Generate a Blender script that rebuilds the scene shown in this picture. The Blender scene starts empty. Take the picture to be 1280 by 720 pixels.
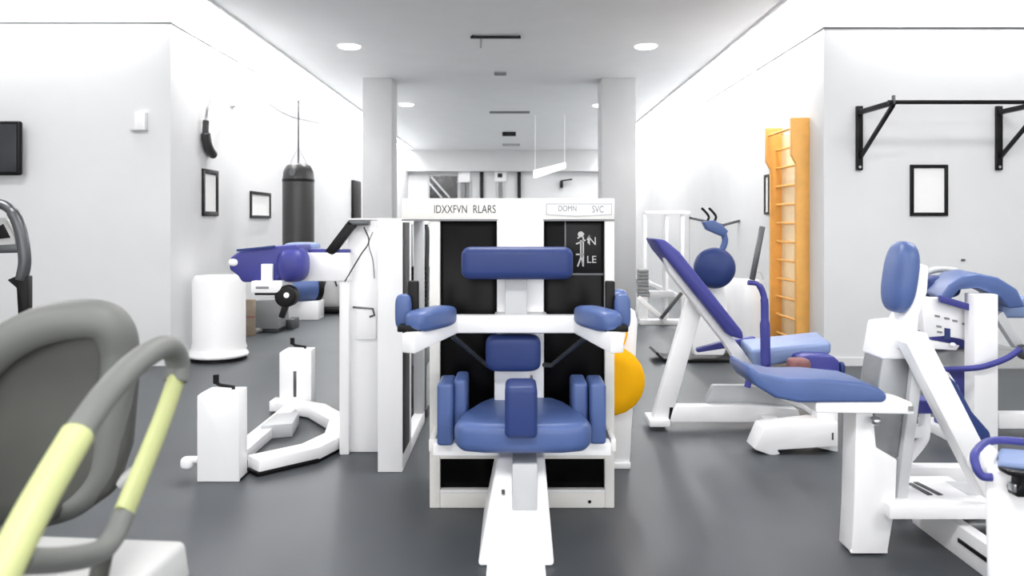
import bpy, bmesh, math
from mathutils import Vector, Matrix

S = bpy.context.scene
COL = S.collection
F, CX, HY, EYE = 1000.0, 643.0, 278.0, 1.25      # focal (px), vanishing point, eye height (m)

def P(px, py, Y):
    return Vector(((px-CX)*Y/F, Y, EYE-(py-HY)*Y/F))
def X(px, Y): return (px-CX)*Y/F
def Z(py, Y): return EYE-(py-HY)*Y/F

# ------------------------------------------------------------------ materials
def lin(c):
    c /= 255.0
    return c/12.92 if c <= .04045 else ((c+.055)/1.055)**2.4
def mat(name, rgb, rough=.5, metal=0, spec=.5, noise=0, nscale=20, bump=0, bscale=200, coat=0):
    m = bpy.data.materials.new(name); m.use_nodes = True
    nt = m.node_tree; b = nt.nodes['Principled BSDF']
    col = tuple(lin(c) for c in rgb)+(1,)
    b.inputs['Base Color'].default_value = col
    b.inputs['Roughness'].default_value = rough
    b.inputs['Metallic'].default_value = metal
    b.inputs['Specular IOR Level'].default_value = spec
    b.inputs['Coat Weight'].default_value = coat
    tc = nt.nodes.new('ShaderNodeTexCoord')
    if noise:
        n = nt.nodes.new('ShaderNodeTexNoise'); n.inputs['Scale'].default_value = nscale
        n.inputs['Detail'].default_value = 5
        r = nt.nodes.new('ShaderNodeValToRGB')
        lo = tuple(max(0, c*(1-noise)) for c in col[:3])+(1,); hi = tuple(min(1, c*(1+noise)) for c in col[:3])+(1,)
        r.color_ramp.elements[0].color = lo; r.color_ramp.elements[1].color = hi
        r.color_ramp.elements[0].position = .3; r.color_ramp.elements[1].position = .7
        nt.links.new(tc.outputs['Object'], n.inputs['Vector'])
        nt.links.new(n.outputs['Fac'], r.inputs['Fac'])
        nt.links.new(r.outputs['Color'], b.inputs['Base Color'])
    if bump:
        n2 = nt.nodes.new('ShaderNodeTexNoise'); n2.inputs['Scale'].default_value = bscale
        bp = nt.nodes.new('ShaderNodeBump'); bp.inputs['Strength'].default_value = bump
        bp.inputs['Distance'].default_value = .002
        nt.links.new(tc.outputs['Object'], n2.inputs['Vector'])
        nt.links.new(n2.outputs['Fac'], bp.inputs['Height']); nt.links.new(bp.outputs['Normal'], b.inputs['Normal'])
    return m
def emit(name, rgb, s):
    m = bpy.data.materials.new(name); m.use_nodes = True
    b = m.node_tree.nodes['Principled BSDF']
    b.inputs['Base Color'].default_value = (.8, .8, .8, 1)
    b.inputs['Emission Color'].default_value = tuple(lin(c) for c in rgb)+(1,)
    b.inputs['Emission Strength'].default_value = s
    return m

M = dict(
 wall=mat('wall_paint', (222, 223, 224), .7, noise=.015, nscale=3, bump=.05),
 bulk=mat('bulkhead_paint', (246, 246, 247), .7, noise=.01, nscale=3),
 ceil=mat('ceiling_paint', (240, 241, 242), .8, noise=.015, nscale=2),
 col=mat('column_paint', (186, 187, 188), .7, noise=.015, nscale=3),
 floor=mat('rubber_floor', (67, 71, 75), .45, spec=.4, noise=.10, nscale=2.2, bump=.12, bscale=350),
 white=mat('white_enamel', (247, 247, 248), .32, noise=.012, nscale=5),
 cream=mat('cream_enamel', (243, 241, 236), .35, noise=.012, nscale=5),
 grey=mat('light_grey_enamel', (196, 198, 200), .4, noise=.03, nscale=5),
 mid=mat('mid_grey_enamel', (132, 134, 136), .45, noise=.04, nscale=6),
 black=mat('black_plastic', (10, 10, 11), .45, spec=.25, noise=.1, nscale=10),
 gloss=mat('black_glass', (3, 3, 4), .28, noise=.1, nscale=3, spec=.12),
 blue=mat('blue_vinyl', (76, 98, 150), .42, noise=.06, nscale=7, bump=.08, bscale=300),
 navy=mat('navy_vinyl', (44, 61, 114), .45, spec=.3, noise=.06, nscale=7, bump=.08, bscale=300),
 pale=mat('pale_blue_vinyl', (124, 143, 184), .45, noise=.05, nscale=7, bump=.08, bscale=300),
 violet=mat('violet_blue_vinyl', (62, 64, 138), .45, spec=.35, noise=.06, nscale=7, bump=.08, bscale=300),
 steel=mat('brushed_steel', (190, 192, 194), .3, 1, noise=.05, nscale=12),
 shroud=mat('satin_steel', (150, 152, 154), .4, .7, noise=.1, nscale=6),
 dsteel=mat('dark_steel', (92, 94, 96), .38, .8, noise=.05, nscale=12),
 yellow=mat('yellow_foam', (238, 174, 4), .7, spec=.2, noise=.05, nscale=6, bump=.1),
 wood=mat('honey_wood', (246, 184, 96), .5, noise=.07, nscale=9),
 palewood=mat('pale_wood', (250, 228, 186), .55, noise=.03, nscale=9),
 chairtube=mat('grey_foam', (108, 110, 107), .55, noise=.03, nscale=10, bump=.1),
 chairpanel=mat('grey_vinyl', (74, 75, 71), .55, noise=.05, nscale=8, bump=.1),
 seatgrey=mat('pale_grey_vinyl', (190, 191, 190), .5, noise=.03, nscale=8),
 lime=mat('lime_rubber', (186, 192, 134), .5, noise=.06, nscale=10),
 brown=mat('brown_leather', (128, 84, 84), .6, noise=.15, nscale=25, bump=.3, bscale=60),
 tan=mat('tan_cardboard', (140, 126, 110), .8, noise=.06, nscale=15),
 leather=mat('black_leather', (52, 52, 52), .38, noise=.08, nscale=6, bump=.1),
 paper=mat('white_paper', (244, 244, 243), .8, noise=.01, nscale=6),
 ink=mat('dark_ink', (70, 70, 70), .7, noise=.1, nscale=40),
 win=mat('dark_window', (30, 31, 33), .15, noise=.1, nscale=2),
 tv=mat('screen_black', (48, 49, 54), .3, noise=.04, nscale=2),
 lamp=emit('lamp_lens', (255, 253, 248), 6.0),
)

# ------------------------------------------------------------------ mesh builder
class B:
    def __init__(s): s.bm = bmesh.new()
    def _fin(s, verts, faces, bev, seg):
        bm = s.bm
        vs = [bm.verts.new(v) for v in verts]
        fs = []
        for f in faces:
            try: fs.append(bm.faces.new([vs[i] for i in f]))
            except ValueError: pass
        bmesh.ops.recalc_face_normals(bm, faces=fs)
        if bev:
            es = set()
            for f in fs:
                for e in f.edges:
                    if len(e.link_faces) == 2 and e.calc_face_angle(0) > .5: es.add(e)
            if es:
                bmesh.ops.bevel(bm, geom=list(es), offset=bev, offset_type='OFFSET', segments=seg,
                                profile=.5, affect='EDGES', clamp_overlap=True)
        return s
    def hexa(s, lo, hi, bev=0, seg=2):          # two quads of 4 points each
        v = list(lo)+list(hi)
        f = [(0,1,2,3),(4,5,6,7),(0,1,5,4),(1,2,6,5),(2,3,7,6),(3,0,4,7)]
        return s._fin(v, f, bev, seg)
    def box(s, x0, x1, y0, y1, z0, z1, bev=.004, seg=2):
        return s.hexa([(x0,y0,z0),(x1,y0,z0),(x1,y1,z0),(x0,y1,z0)],
                      [(x0,y0,z1),(x1,y0,z1),(x1,y1,z1),(x0,y1,z1)], bev, seg)
    def prism(s, pts, vec, bev=.004, seg=2):
        pts = [Vector(p) for p in pts]; vec = Vector(vec); n = len(pts)
        v = pts+[p+vec for p in pts]
        f = [tuple(range(n)), tuple(range(n, 2*n))]+[(i,(i+1)%n,(i+1)%n+n,i+n) for i in range(n)]
        return s._fin(v, f, bev, seg)
    def pix(s, pts, Y, d, bev=.004, seg=2):      # profile at distance Y, real thickness d going back
        return s.prism([P(a, b, Y) for a, b in pts], (0, d, 0), bev, seg)
    def pbox(s, x0, x1, y0, y1, Y, d, bev=.004, seg=2):
        a = P(x0, y1, Y); b = P(x1, y0, Y)
        return s.box(a.x, b.x, Y, Y+d, a.z, b.z, bev, seg)
    def bar(s, p0, p1, w, h, up=(0,0,1), bev=.004, seg=2):
        p0 = Vector(p0); p1 = Vector(p1); d = (p1-p0).normalized(); up = Vector(up)
        a = d.cross(up)
        if a.length < 1e-4: a = d.cross(Vector((0,1,0)))
        a.normalize(); u = a.cross(d).normalized(); a *= w/2; u *= h/2
        return s.hexa([p0-a-u, p0+a-u, p0+a+u, p0-a+u], [p1-a-u, p1+a-u, p1+a+u, p1-a+u], bev, seg)
    def sweep(s, pts, w, h, up=(0,0,1), bev=.004, closed=False):   # rectangular section swept with mitres
        pts = [Vector(p) for p in pts]; n = len(pts); up = Vector(up); rings = []
        for i in range(n):
            a = pts[i]-pts[i-1] if (i or closed) else pts[1]-pts[0]
            b = pts[(i+1)%n]-pts[i] if (i < n-1 or closed) else a
            a = a.normalized(); b = b.normalized(); t = (a+b).normalized()
            sd = t.cross(up).normalized(); k = 1/max(.4, t.dot(a)); uu = sd.cross(t).normalized()
            rings.append([pts[i]-sd*w/2*k-uu*h/2, pts[i]+sd*w/2*k-uu*h/2, pts[i]+sd*w/2*k+uu*h/2, pts[i]-sd*w/2*k+uu*h/2])
        v = [q for r in rings for q in r]; f = []
        for i in range(n if closed else n-1):
            j = (i+1)%n
            for k in range(4): f.append((i*4+k, i*4+(k+1)%4, j*4+(k+1)%4, j*4+k))
        if not closed: f += [(0,1,2,3), tuple((n-1)*4+k for k in range(4))]
        return s._fin(v, f, bev, 2)
    def tube(s, pts, r, seg=12, closed=False, flat=1.0, up=(0,0,1)):
        pts = [Vector(p) for p in pts]; n = len(pts)
        rs = r if isinstance(r, (list, tuple)) else [r]*n
        t0 = (pts[1]-pts[0]).normalized()
        a = t0.cross(Vector(up))
        if a.length < 1e-3: a = t0.cross(Vector((1,0,0)))
        a.normalize(); v = []; f = []
        for i in range(n):
            pa = pts[i]-pts[i-1] if (i or closed) else pts[1]-pts[0]
            pb = pts[(i+1)%n]-pts[i] if (i < n-1 or closed) else pa
            t = (pa.normalized()+pb.normalized()).normalized()
            a = (a-t*a.dot(t)).normalized(); b = t.cross(a)
            for k in range(seg):
                th = 2*math.pi*k/seg
                v.append(pts[i]+(a*math.cos(th)*flat+b*math.sin(th))*rs[i])
        for i in range(n if closed else n-1):
            j = (i+1)%n
            for k in range(seg): f.append((i*seg+k, i*seg+(k+1)%seg, j*seg+(k+1)%seg, j*seg+k))
        if not closed: f += [tuple(range(seg)), tuple((n-1)*seg+k for k in range(seg))]
        return s._fin(v, f, 0, 1)
    def cyl(s, p0, p1, r, r1=None, seg=28, bev=.0):
        p0 = Vector(p0); p1 = Vector(p1); r1 = r if r1 is None else r1
        t = (p1-p0).normalized(); a = t.orthogonal().normalized(); b = t.cross(a)
        v = [p0+(a*math.cos(2*math.pi*k/seg)+b*math.sin(2*math.pi*k/seg))*r for k in range(seg)]
        v += [p1+(a*math.cos(2*math.pi*k/seg)+b*math.sin(2*math.pi*k/seg))*r1 for k in range(seg)]
        f = [tuple(range(seg)), tuple(range(seg, 2*seg))]+[(k,(k+1)%seg,(k+1)%seg+seg,k+seg) for k in range(seg)]
        return s._fin(v, f, bev, 3)
    def lathe(s, o, prof, axis=(0,0,1), seg=32):  # prof: (radius, height)
        o = Vector(o); t = Vector(axis).normalized(); a = t.orthogonal().normalized(); b = t.cross(a); v = []; f = []
        for r, h in prof:
            for k in range(seg):
                th = 2*math.pi*k/seg
                v.append(o+t*h+(a*math.cos(th)+b*math.sin(th))*max(r, .0005))
        n = len(prof)
        for i in range(n-1):
            for k in range(seg): f.append((i*seg+k, i*seg+(k+1)%seg, (i+1)*seg+(k+1)%seg, (i+1)*seg+k))
        f += [tuple(range(seg)), tuple((n-1)*seg+k for k in range(seg))]
        return s._fin(v, f, 0, 1)
    def cushion(s, c, size, rot=None, e=.45, seg=28, rings=16):   # superellipsoid
        c = Vector(c); R = rot or Matrix.Identity(3); v = []; f = []
        def p(x, k): return math.copysign(abs(x)**k, x)
        for i in range(rings+1):
            ph = -math.pi/2+math.pi*i/rings
            for k in range(seg):
                th = 2*math.pi*k/seg
                q = Vector((p(math.cos(ph), e)*p(math.cos(th), e)*size[0]/2, p(math.cos(ph), e)*p(math.sin(th), e)*size[1]/2, p(math.sin(ph), e)*size[2]/2))
                v.append(c+R@q)
        for i in range(rings):
            for k in range(seg): f.append((i*seg+k, i*seg+(k+1)%seg, (i+1)*seg+(k+1)%seg, (i+1)*seg+k))
        s._fin(v, f, 0, 1)
        bmesh.ops.remove_doubles(s.bm, verts=s.bm.verts, dist=1e-5)
        return s
    def build(s, name, m, parent=None, ang=42):
        bm = s.bm
        bmesh.ops.recalc_face_normals(bm, faces=bm.faces)
        for f in bm.faces: f.smooth = True
        for e in bm.edges:
            e.smooth = not (len(e.link_faces) == 2 and e.calc_face_angle(0) > math.radians(ang))
        me = bpy.data.meshes.new(name)
        if parent is None:                        # origin at the thing's base
            co = [v.co for v in bm.verts]
            o = Vector(((min(c.x for c in co)+max(c.x for c in co))/2, (min(c.y for c in co)+max(c.y for c in co))/2, min(c.z for c in co)))
        else:
            o = Vector((0,0,0)); q = parent
            while q: o = o+q.location; q = q.parent
        bmesh.ops.translate(bm, verts=bm.verts, vec=-o)
        bm.to_mesh(me); bm.free()
        me.materials.append(M[m] if isinstance(m, str) else m)
        ob = bpy.data.objects.new(name, me); COL.objects.link(ob)
        if parent is None: ob.location = o
        else: ob.parent = parent
        return ob

def tag(o, label=None, cat=None, group=None, kind=None):
    if label: o['label'] = label
    if cat: o['category'] = cat
    if group: o['group'] = group
    if kind: o['kind'] = kind
    return o
def thing(name, label, cat, loc, group=None):
    o = bpy.data.objects.new(name, None); COL.objects.link(o); o.location = loc
    o.empty_display_size = .1
    return tag(o, label, cat, group)
def copy_tree(src, loc, label, parent=None):
    c = src.copy(); COL.objects.link(c)
    if parent: c.parent = parent
    else:
        c.location = loc; c['label'] = label
    for ch in list(src.children): copy_tree(ch, None, None, c)
    return c
def struct(o, label=None, cat=None):
    return tag(o, label, cat, kind='structure')
def spline(pts, n=8, closed=False):              # Catmull-Rom
    pts = [Vector(p) for p in pts]; m = len(pts); out = []
    for i in range(m if closed else m-1):
        p0 = pts[(i-1)%m] if (i or closed) else pts[0]*2-pts[1]
        p1 = pts[i]; p2 = pts[(i+1)%m]
        p3 = pts[(i+2)%m] if (closed or i < m-2) else pts[-1]*2-pts[-2]
        for k in range(n):
            t = k/n
            out.append(.5*((2*p1)+(p2-p0)*t+(2*p0-5*p1+4*p2-p3)*t*t+(3*p1-p0-3*p2+p3)*t**3))
    if not closed: out.append(pts[-1])
    return out
def text_mesh(name, body, size, loc, m, parent, width=None, ext=.001):
    cu = bpy.data.curves.new(name, 'FONT'); cu.body = body; cu.size = size; cu.extrude = ext
    cu.align_x = 'CENTER'; cu.align_y = 'CENTER'
    o = bpy.data.objects.new(name, cu); COL.objects.link(o)
    bpy.context.view_layer.update()
    me = bpy.data.meshes.new_from_object(o.evaluated_get(bpy.context.evaluated_depsgraph_get()))
    bpy.data.objects.remove(o); bpy.data.curves.remove(cu)
    xs = [v.co.x for v in me.vertices]; w = max(xs)-min(xs); k = width/w if width else 1
    q = Vector((0,0,0)); pa = parent
    while pa: q += pa.location; pa = pa.parent
    for v in me.vertices:
        x, y, z = v.co; v.co = Vector((loc[0]+x*k, loc[1]-z, loc[2]+y))-q
    me.materials.append(M[m]); ob = bpy.data.objects.new(name, me); COL.objects.link(ob); ob.parent = parent
    return ob

# ================================================================== THE ROOM
XL, XR, YF, YB, HC = -3.0, 2.70, 6.98, 22.6, 3.27      # corridor walls, front wall plane, back wall, ceiling
struct(B().box(-6.2, 6.2, -4.2, YB+.2, -.1, 0, 0).build('floor', 'floor'))
struct(B().box(-6.2, 6.2, -4.2, YB+.2, HC, HC+.1, 0).build('ceiling', 'ceil'))
struct(B().box(-6.2, XL, YF, YF+.25, 0, HC, 0).build('wall_front_left', 'wall'))
struct(B().box(XR, 6.2, YF, YF+.25, 0, HC, 0).build('wall_front_right', 'wall'))
struct(B().box(XL-.2, XL, YF+.25, YB, 0, HC, 0).build('wall_left', 'wall'))
struct(B().box(XR, XR+.2, YF+.25, YB, 0, HC, 0).build('wall_right', 'wall'))
struct(B().box(-6.2, -6.0, -4, YF, 0, HC, 0).build('wall_outer_left', 'wall'))
struct(B().box(6.0, 6.2, -4, YF, 0, HC, 0).build('wall_outer_right', 'wall'))
# rear wall (behind the camera) with two wide windows
rw = B()
rw.box(-6, 6, -4.2, -4, 0, .7, 0).box(-6, 6, -4.2, -4, 2.9, HC, 0)
for a, b in ((-6, -5.2), (-.3, .3), (5.2, 6)): rw.box(a, b, -4.2, -4, .7, 2.9, 0)
struct(rw.build('wall_rear', 'wall'))
for i, (a, b) in enumerate(((-5.2, -.3), (.3, 5.2))):
    w = B(); w.box(a, b, -4.15, -4.05, .7, .76).box(a, b, -4.15, -4.05, 2.84, 2.9)
    for k in range(5):
        xx = a+.03+(b-a-.06)*k/4; w.box(xx-.03, xx+.03, -4.15, -4.05, .76, 2.84)
    struct(w.build('window_%d' % (i+1), 'white'))
# bulkhead band over the walls, with the dark joint line under it
bk = B().box(-6, XL+.012, YF-.012, YF, 2.995, HC, 0); bk.box(XL, XL+.012, YF, YB, 2.995, HC, 0)
struct(bk.build('trim_1', 'bulk'))
bk = B().box(XR-.012, 6, YF-.012, YF, 2.952, HC, 0); bk.box(XR-.012, XR, YF, YB, 2.952, HC, 0)
struct(bk.build('trim_2', 'bulk'))
struct(B().box(-6, XL, YF-.006, YF, 2.985, 2.995, 0).build('trim_3', 'mid'))
struct(B().box(XL, XL+.006, YF, 9.2, 2.985, 2.995, 0).build('trim_4', 'mid'))
struct(B().box(XR, 6, YF-.008, YF, 2.938, 2.952, 0).build('trim_5', 'dsteel'))
struct(B().box(XR-.006, XR, YF, 8.9, 2.940, 2.952, 0).build('trim_6', 'mid'))
struct(B().box(-6, XL+.015, YF-.015, YF, 0, .07, 0).box(XL, XL+.015, YF, YB, 0, .07, 0).build('baseboard_left', 'wall'))
struct(B().box(XR-.015, 6, YF-.015, YF, 0, .07, 0).box(XR-.015, XR, YF, YB, 0, .07, 0).build('baseboard_right', 'wall'))
# two square columns
struct(B().box(X(453, 11.2), X(490, 11.2), 11.2, 11.7, 0, HC, .01).build('column', 'col'), )
struct(B().box(X(752, 11.2), X(795, 11.2), 11.2, 11.7, 0, HC, .01).build('column', 'col'), )
# back wall with its dark glazed openings
struct(B().box(XL, XR, YB, YB+.2, 0, HC, 0).build('wall_back', 'wall'))
hd = B().box(XL, XR, YB-.35, YB, Z(214, YB-.35), HC, 0)
struct(hd.build('trim_7', 'col'))
YW = YB-.06
def back_window(n, x0, x1, y0, y1, m='win', stair=False):
    a = P(x0, y1, YW); b = P(x1, y0, YW)
    f = B(); t = .05
    f.box(a.x-t, b.x+t, YW, YB, a.z-t, a.z, .005).box(a.x-t, b.x+t, YW, YB, b.z, b.z+t, .005)
    f.box(a.x-t, a.x, YW, YB, a.z, b.z, .005).box(b.x, b.x+t, YW, YB, a.z, b.z, .005)
    o = struct(f.build('window_%d' % n, 'col'))
    B().box(a.x, b.x, YW+.03, YB, a.z, b.z, 0).build('pane', m, o)
    if stair:
        B().bar(P(539, 221, YW), P(562, 247, YW), .05, .09, (0,1,0)).bar(P(536, 228, YW), P(552, 247, YW), .05, .05, (0,1,0)).build('stair_stringer', 'grey', o)
back_window(3, 537, 572, 220, 262, stair=True)
back_window(4, 576, 581, 228, 262, 'mid'); back_window(5, 583, 587, 228, 262, 'mid')
back_window(6, 623, 628, 228, 262, 'mid')
for i, px in enumerate((602, 649)):
    a = X(px, YW)
    struct(B().box(a-.05, a+.05, YW-.05, YB, 0, Z(215, YW)).build('trim_%d' % (8+i), 'black'))
struct(B().box(X(573, YW), X(588, YW), YW-.08, YB, Z(228, YW), Z(214, YW)).build('trim_10', 'white'))
t = thing('wall_sign', 'small white sign with a black square high on the back wall', 'sign', (X(625, YW), YB, Z(222, YW)))
B().box(X(618, YW), X(633, YW), YW-.04, YB, Z(227, YW), Z(214, YW)).build('board', 'white', t)
B().box(X(622, YW), X(628, YW), YW-.05, YW-.03, Z(222, YW), Z(217, YW), 0).build('symbol', 'black', t)
# long slanted light fixture near the back wall
t = thing('hanging_light_bar', 'white slanted light bar hanging before the back wall', 'light', (X(688, 15), 15, Z(215, 15)))
B().pix([(667, 213), (707, 203), (707, 210), (670, 222), (667, 222)], 15, .12).build('diffuser', emit('bar_lens', (255,255,252), 1.2), t)
B().cyl((X(706, 15), 15.05, Z(204, 15)), (X(706, 15), 15.05, HC), .005).build('cable', 'white', t)
B().cyl((X(669, 15), 15.05, Z(214, 15)), (X(669, 15), 15.05, HC), .005).build('cable', 'white', t)
t = thing('wall_bracket', 'small black bracket with an arm on the back wall', 'bracket', (X(702, YW), YB, Z(235, YW)))
B().box(X(700, YW), X(703.5, YW), YW-.12, YB, Z(235, YW), Z(226, YW)).build('plate', 'black', t)
B().bar(P(702, 226, YW-.06), P(715, 224, YW-.3), .03, .04).build('arm', 'black', t)

# ================================================================== CEILING FITTINGS
def downlight(px, py, label, ob=None):
    Y = (HC-EYE)*F/(HY-py); c = Vector((X(px, Y), Y, HC))
    if ob: return copy_tree(ob, c, label)
    t = thing('downlight', label, 'light', c, 'recessed ceiling downlights')
    B().lathe(c, [(.12, -.0005), (.145, -.0005), (.145, -.008), (.12, -.010)], seg=32).build('trim_ring', 'white', t)
    B().lathe(c, [(.0, -.002), (.12, -.002), (.12, -.02), (.105, -.026), (0, -.026)], seg=32).build('lens', 'lamp', t)
    return t
dl = downlight(437, 57, 'larger round downlight in the near ceiling, in front of the left column')
downlight(807, 57, 'larger round downlight in the near ceiling, in front of the right column', dl)
downlight(508, 130, 'smaller far downlight just inside the left column top', dl)
downlight(750, 131, 'smaller far downlight partly hidden by the right column', dl)
LIGHTS = [(o.location.x, o.location.y) for o in bpy.data.objects if o.name.startswith('downlight')]
def ceil_Y(py): return (HC-EYE)*F/(HY-py)
Y = ceil_Y(44)
t = thing('ceiling_track', 'long black track bar with a drop stem on the ceiling', 'track', (X(620, Y), Y, HC))
B().box(X(588, Y), X(651, Y), Y-.02, Y+.02, HC-.035, HC-.01).build('rail', 'black', t)
B().box(X(600, Y), X(602, Y), Y-.01, Y+.01, Z(60, Y), HC-.03).build('stem', 'mid', t)
B().box(X(590, Y), X(592, Y), Y-.01, Y+.01, HC-.012, HC).build('clip', 'black', t)
B().box(X(648, Y), X(650, Y), Y-.01, Y+.01, HC-.012, HC).build('clip', 'black', t)
for py, x0, x1, m, h, lb in ((91, 618, 633, 'mid', .03, 'short grey slot grille on the ceiling behind the track bar'),
                         (139.5, 612, 662, 'dsteel', .03, 'long thin dark slot grille across the ceiling between the columns'),
                         (165, 628, 645, 'black', .09, 'thick short black slot grille far down the ceiling'),
                         (180, 628, 650, 'mid', .05, 'thin grey slot grille farthest down the ceiling')):
    Y = ceil_Y(py); g = B()
    g.box(X(x0, Y), X(x1, Y), Y-.05, Y-.03, HC-h, HC, .002).box(X(x0, Y), X(x1, Y), Y+.03, Y+.05, HC-h, HC, .002)
    g.box(X(x0, Y), X(x0, Y)+.03, Y-.03, Y+.03, HC-h, HC, .002).box(X(x1, Y)-.03, X(x1, Y), Y-.03, Y+.03, HC-h, HC, .002)
    g.box(X(x0, Y), X(x1, Y), Y-.02, Y+.02, HC-h, HC, .002)
    tag(g.build('ceiling_grille', m), lb, 'grille', 'slot grilles in the ceiling')

# ================================================================== CENTRE: PRESS STATION
cx = .033
t = thing('chest_press_machine', 'white chest press station with blue pads and black guard panels, centre of the floor', 'exercise machine', (cx, 3.5, 0))
Y0 = 3.5; xa, xb = X(537, Y0), X(768, Y0); xi, xj = X(550, Y0), X(756, Y0)
f = B()
f.box(xa, xi, Y0, Y0+.06, 0, 1.262).box(xj, xb, Y0, Y0+.06, 0, 1.262)
f.box(xi, xj, Y0, Y0+.06, 0, Z(612, Y0))
f.box(xi, xj, Y0-.01, Y0+.05, Z(573, Y0), Z(555, Y0))
f.box(xa, xi, Y0+.40, Y0+.46, 0, 1.262).box(xj, xb, Y0+.40, Y0+.46, 0, 1.262).box(xi, xj, Y0+.40, Y0+.46, 0, .08)
f.box(xa, xi, Y0+.06, Y0+.40, 0, .08).box(xj, xb, Y0+.06, Y0+.40, 0, .08)
fr = f.build('frame', 'cream', t)
B().box(xi, xj, Y0-.003, Y0+.002, Z(616, Y0), Z(612, Y0), .001).build('sill', 'white', fr)
B().cyl((X(737, Y0), Y0-.004, Z(627, Y0)), (X(737, Y0), Y0+.002, Z(627, Y0)), .007).build('bolt', 'black', fr)
for a, b in ((xa+.004, xa+.016), (xb-.016, xb-.004)): B().box(a, b, Y0+.06, Y0+.40, .08, 1.26).build('side_panel', 'white', t)
B().box(xi, xj, Y0+.41, Y0+.43, .08, 1.262).build('back_panel', 'black', t)
for a, b in ((550, 622), (681, 756)):
    B().box(X(a, Y0), X(b, Y0), Y0+.03, Y0+.04, .08, 1.262, .001).build('guard_panel', 'gloss', t)
h = B().box(X(502, Y0), xb, Y0-.012, Y0+.46, 1.262, Z(248, Y0), .006).build('header', 'cream', t)
B().box(X(502, Y0), xb, Y0-.006, Y0+.01, 1.256, 1.262, 0).build('shadow_gap', 'mid', h)
text_mesh('lettering', 'IDXXFVN', .050, (X(563.5, Y0), Y0-.013, Z(262, Y0)), 'ink', h, width=.143)
text_mesh('lettering', 'RLARS', .050, (X(605.5, Y0), Y0-.013, Z(262, Y0)), 'ink', h, width=.098)
pl = B().prism([(X(683, Y0), Y0-.014, Z(255, Y0)), (X(764, Y0), Y0-.014, Z(255, Y0)), (X(764, Y0), Y0-.014, Z(268, Y0)), (X(720, Y0), Y0-.014, Z(270, Y0)), (X(683, Y0), Y0-.014, Z(268, Y0))], (0, .006, 0), .002).build('name_plate', 'white', h)
text_mesh('lettering', 'DOMN', .034, (X(709, Y0), Y0-.0145, Z(261, Y0)), 'mid', pl, width=.078)
text_mesh('lettering', 'SVC', .042, (X(747, Y0), Y0-.0145, Z(262, Y0)), 'mid', pl, width=.05)
e = B().sweep([(X(683, Y0), Y0-.0145, Z(255, Y0)), (X(764, Y0), Y0-.0145, Z(255, Y0)), (X(764, Y0), Y0-.0145, Z(268, Y0)), (X(720, Y0), Y0-.0145, Z(270, Y0)), (X(683, Y0), Y0-.0145, Z(268, Y0))], .004, .004, (0,1,0), 0, True)
e.build('border', 'grey', pl)
# instruction placard behind the right guard
pc = B().box(X(708, Y0), X(752, Y0), Y0+.022, Y0+.029, Z(342, Y0), Z(279, Y0), .001).build('instruction_placard', 'black', t)
g = B(); yy = Y0+.019
for a, b in (((722,298),(730,292)),((726,300),(726,322)),((726,322),(722,333)),((727,322),(729,333)),((720,305),(732,300)),((720,318),(730,318)),((729,296),(729,330)),
             ((734,300),(737,294)),((737,294),(735,304))):
    g.bar(P(a[0], a[1], yy), P(b[0], b[1], yy), .006, .008, (0,1,0), 0)
g.cyl(P(726, 293, yy), P(726, 293, yy-.003), .013)
g.build('diagram', 'seatgrey', pc)
text_mesh('lettering', 'N', .05, (X(741, Y0), Y0+.021, Z(302, Y0)), 'seatgrey', pc, width=.03)
text_mesh('lettering', 'LE', .045, (X(740, Y0), Y0+.021, Z(325, Y0)), 'seatgrey', pc, width=.04)
B().box(X(681, Y0), X(756, Y0), Y0+.02, Y0+.03, Z(345, Y0), Z(342, Y0), .001).build('guard_rail', 'dsteel', t)
B().box(X(706, Y0), X(708, Y0), Y0+.02, Y0+.03, Z(342, Y0), Z(277, Y0), .001).build('guard_rail', 'dsteel', t)
# spine and posts
s_ = B().box(X(621, 3.45), X(680, 3.45), 3.45, 3.52, .1, 1.262, .008).build('spine', 'white', t)
B().box(X(653, 3.45), X(655, 3.45), 3.446, 3.452, Z(480, 3.45), Z(471, 3.45), .001).box(X(663, 3.45), X(666, 3.45), 3.446, 3.452, Z(475, 3.45), Z(469, 3.45), .001).build('slot', 'mid', s_)
B().box(X(631, 3.36), X(659, 3.36), 3.36, 3.46, Z(402, 3.36), Z(330, 3.36), .006).build('pad_post', 'grey', t)
B().box(X(576, 3.27), X(717, 3.27), 3.27, 3.37, Z(350, 3.27), Z(309, 3.27), .035, 5).build('chest_pad', 'navy', t)
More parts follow.
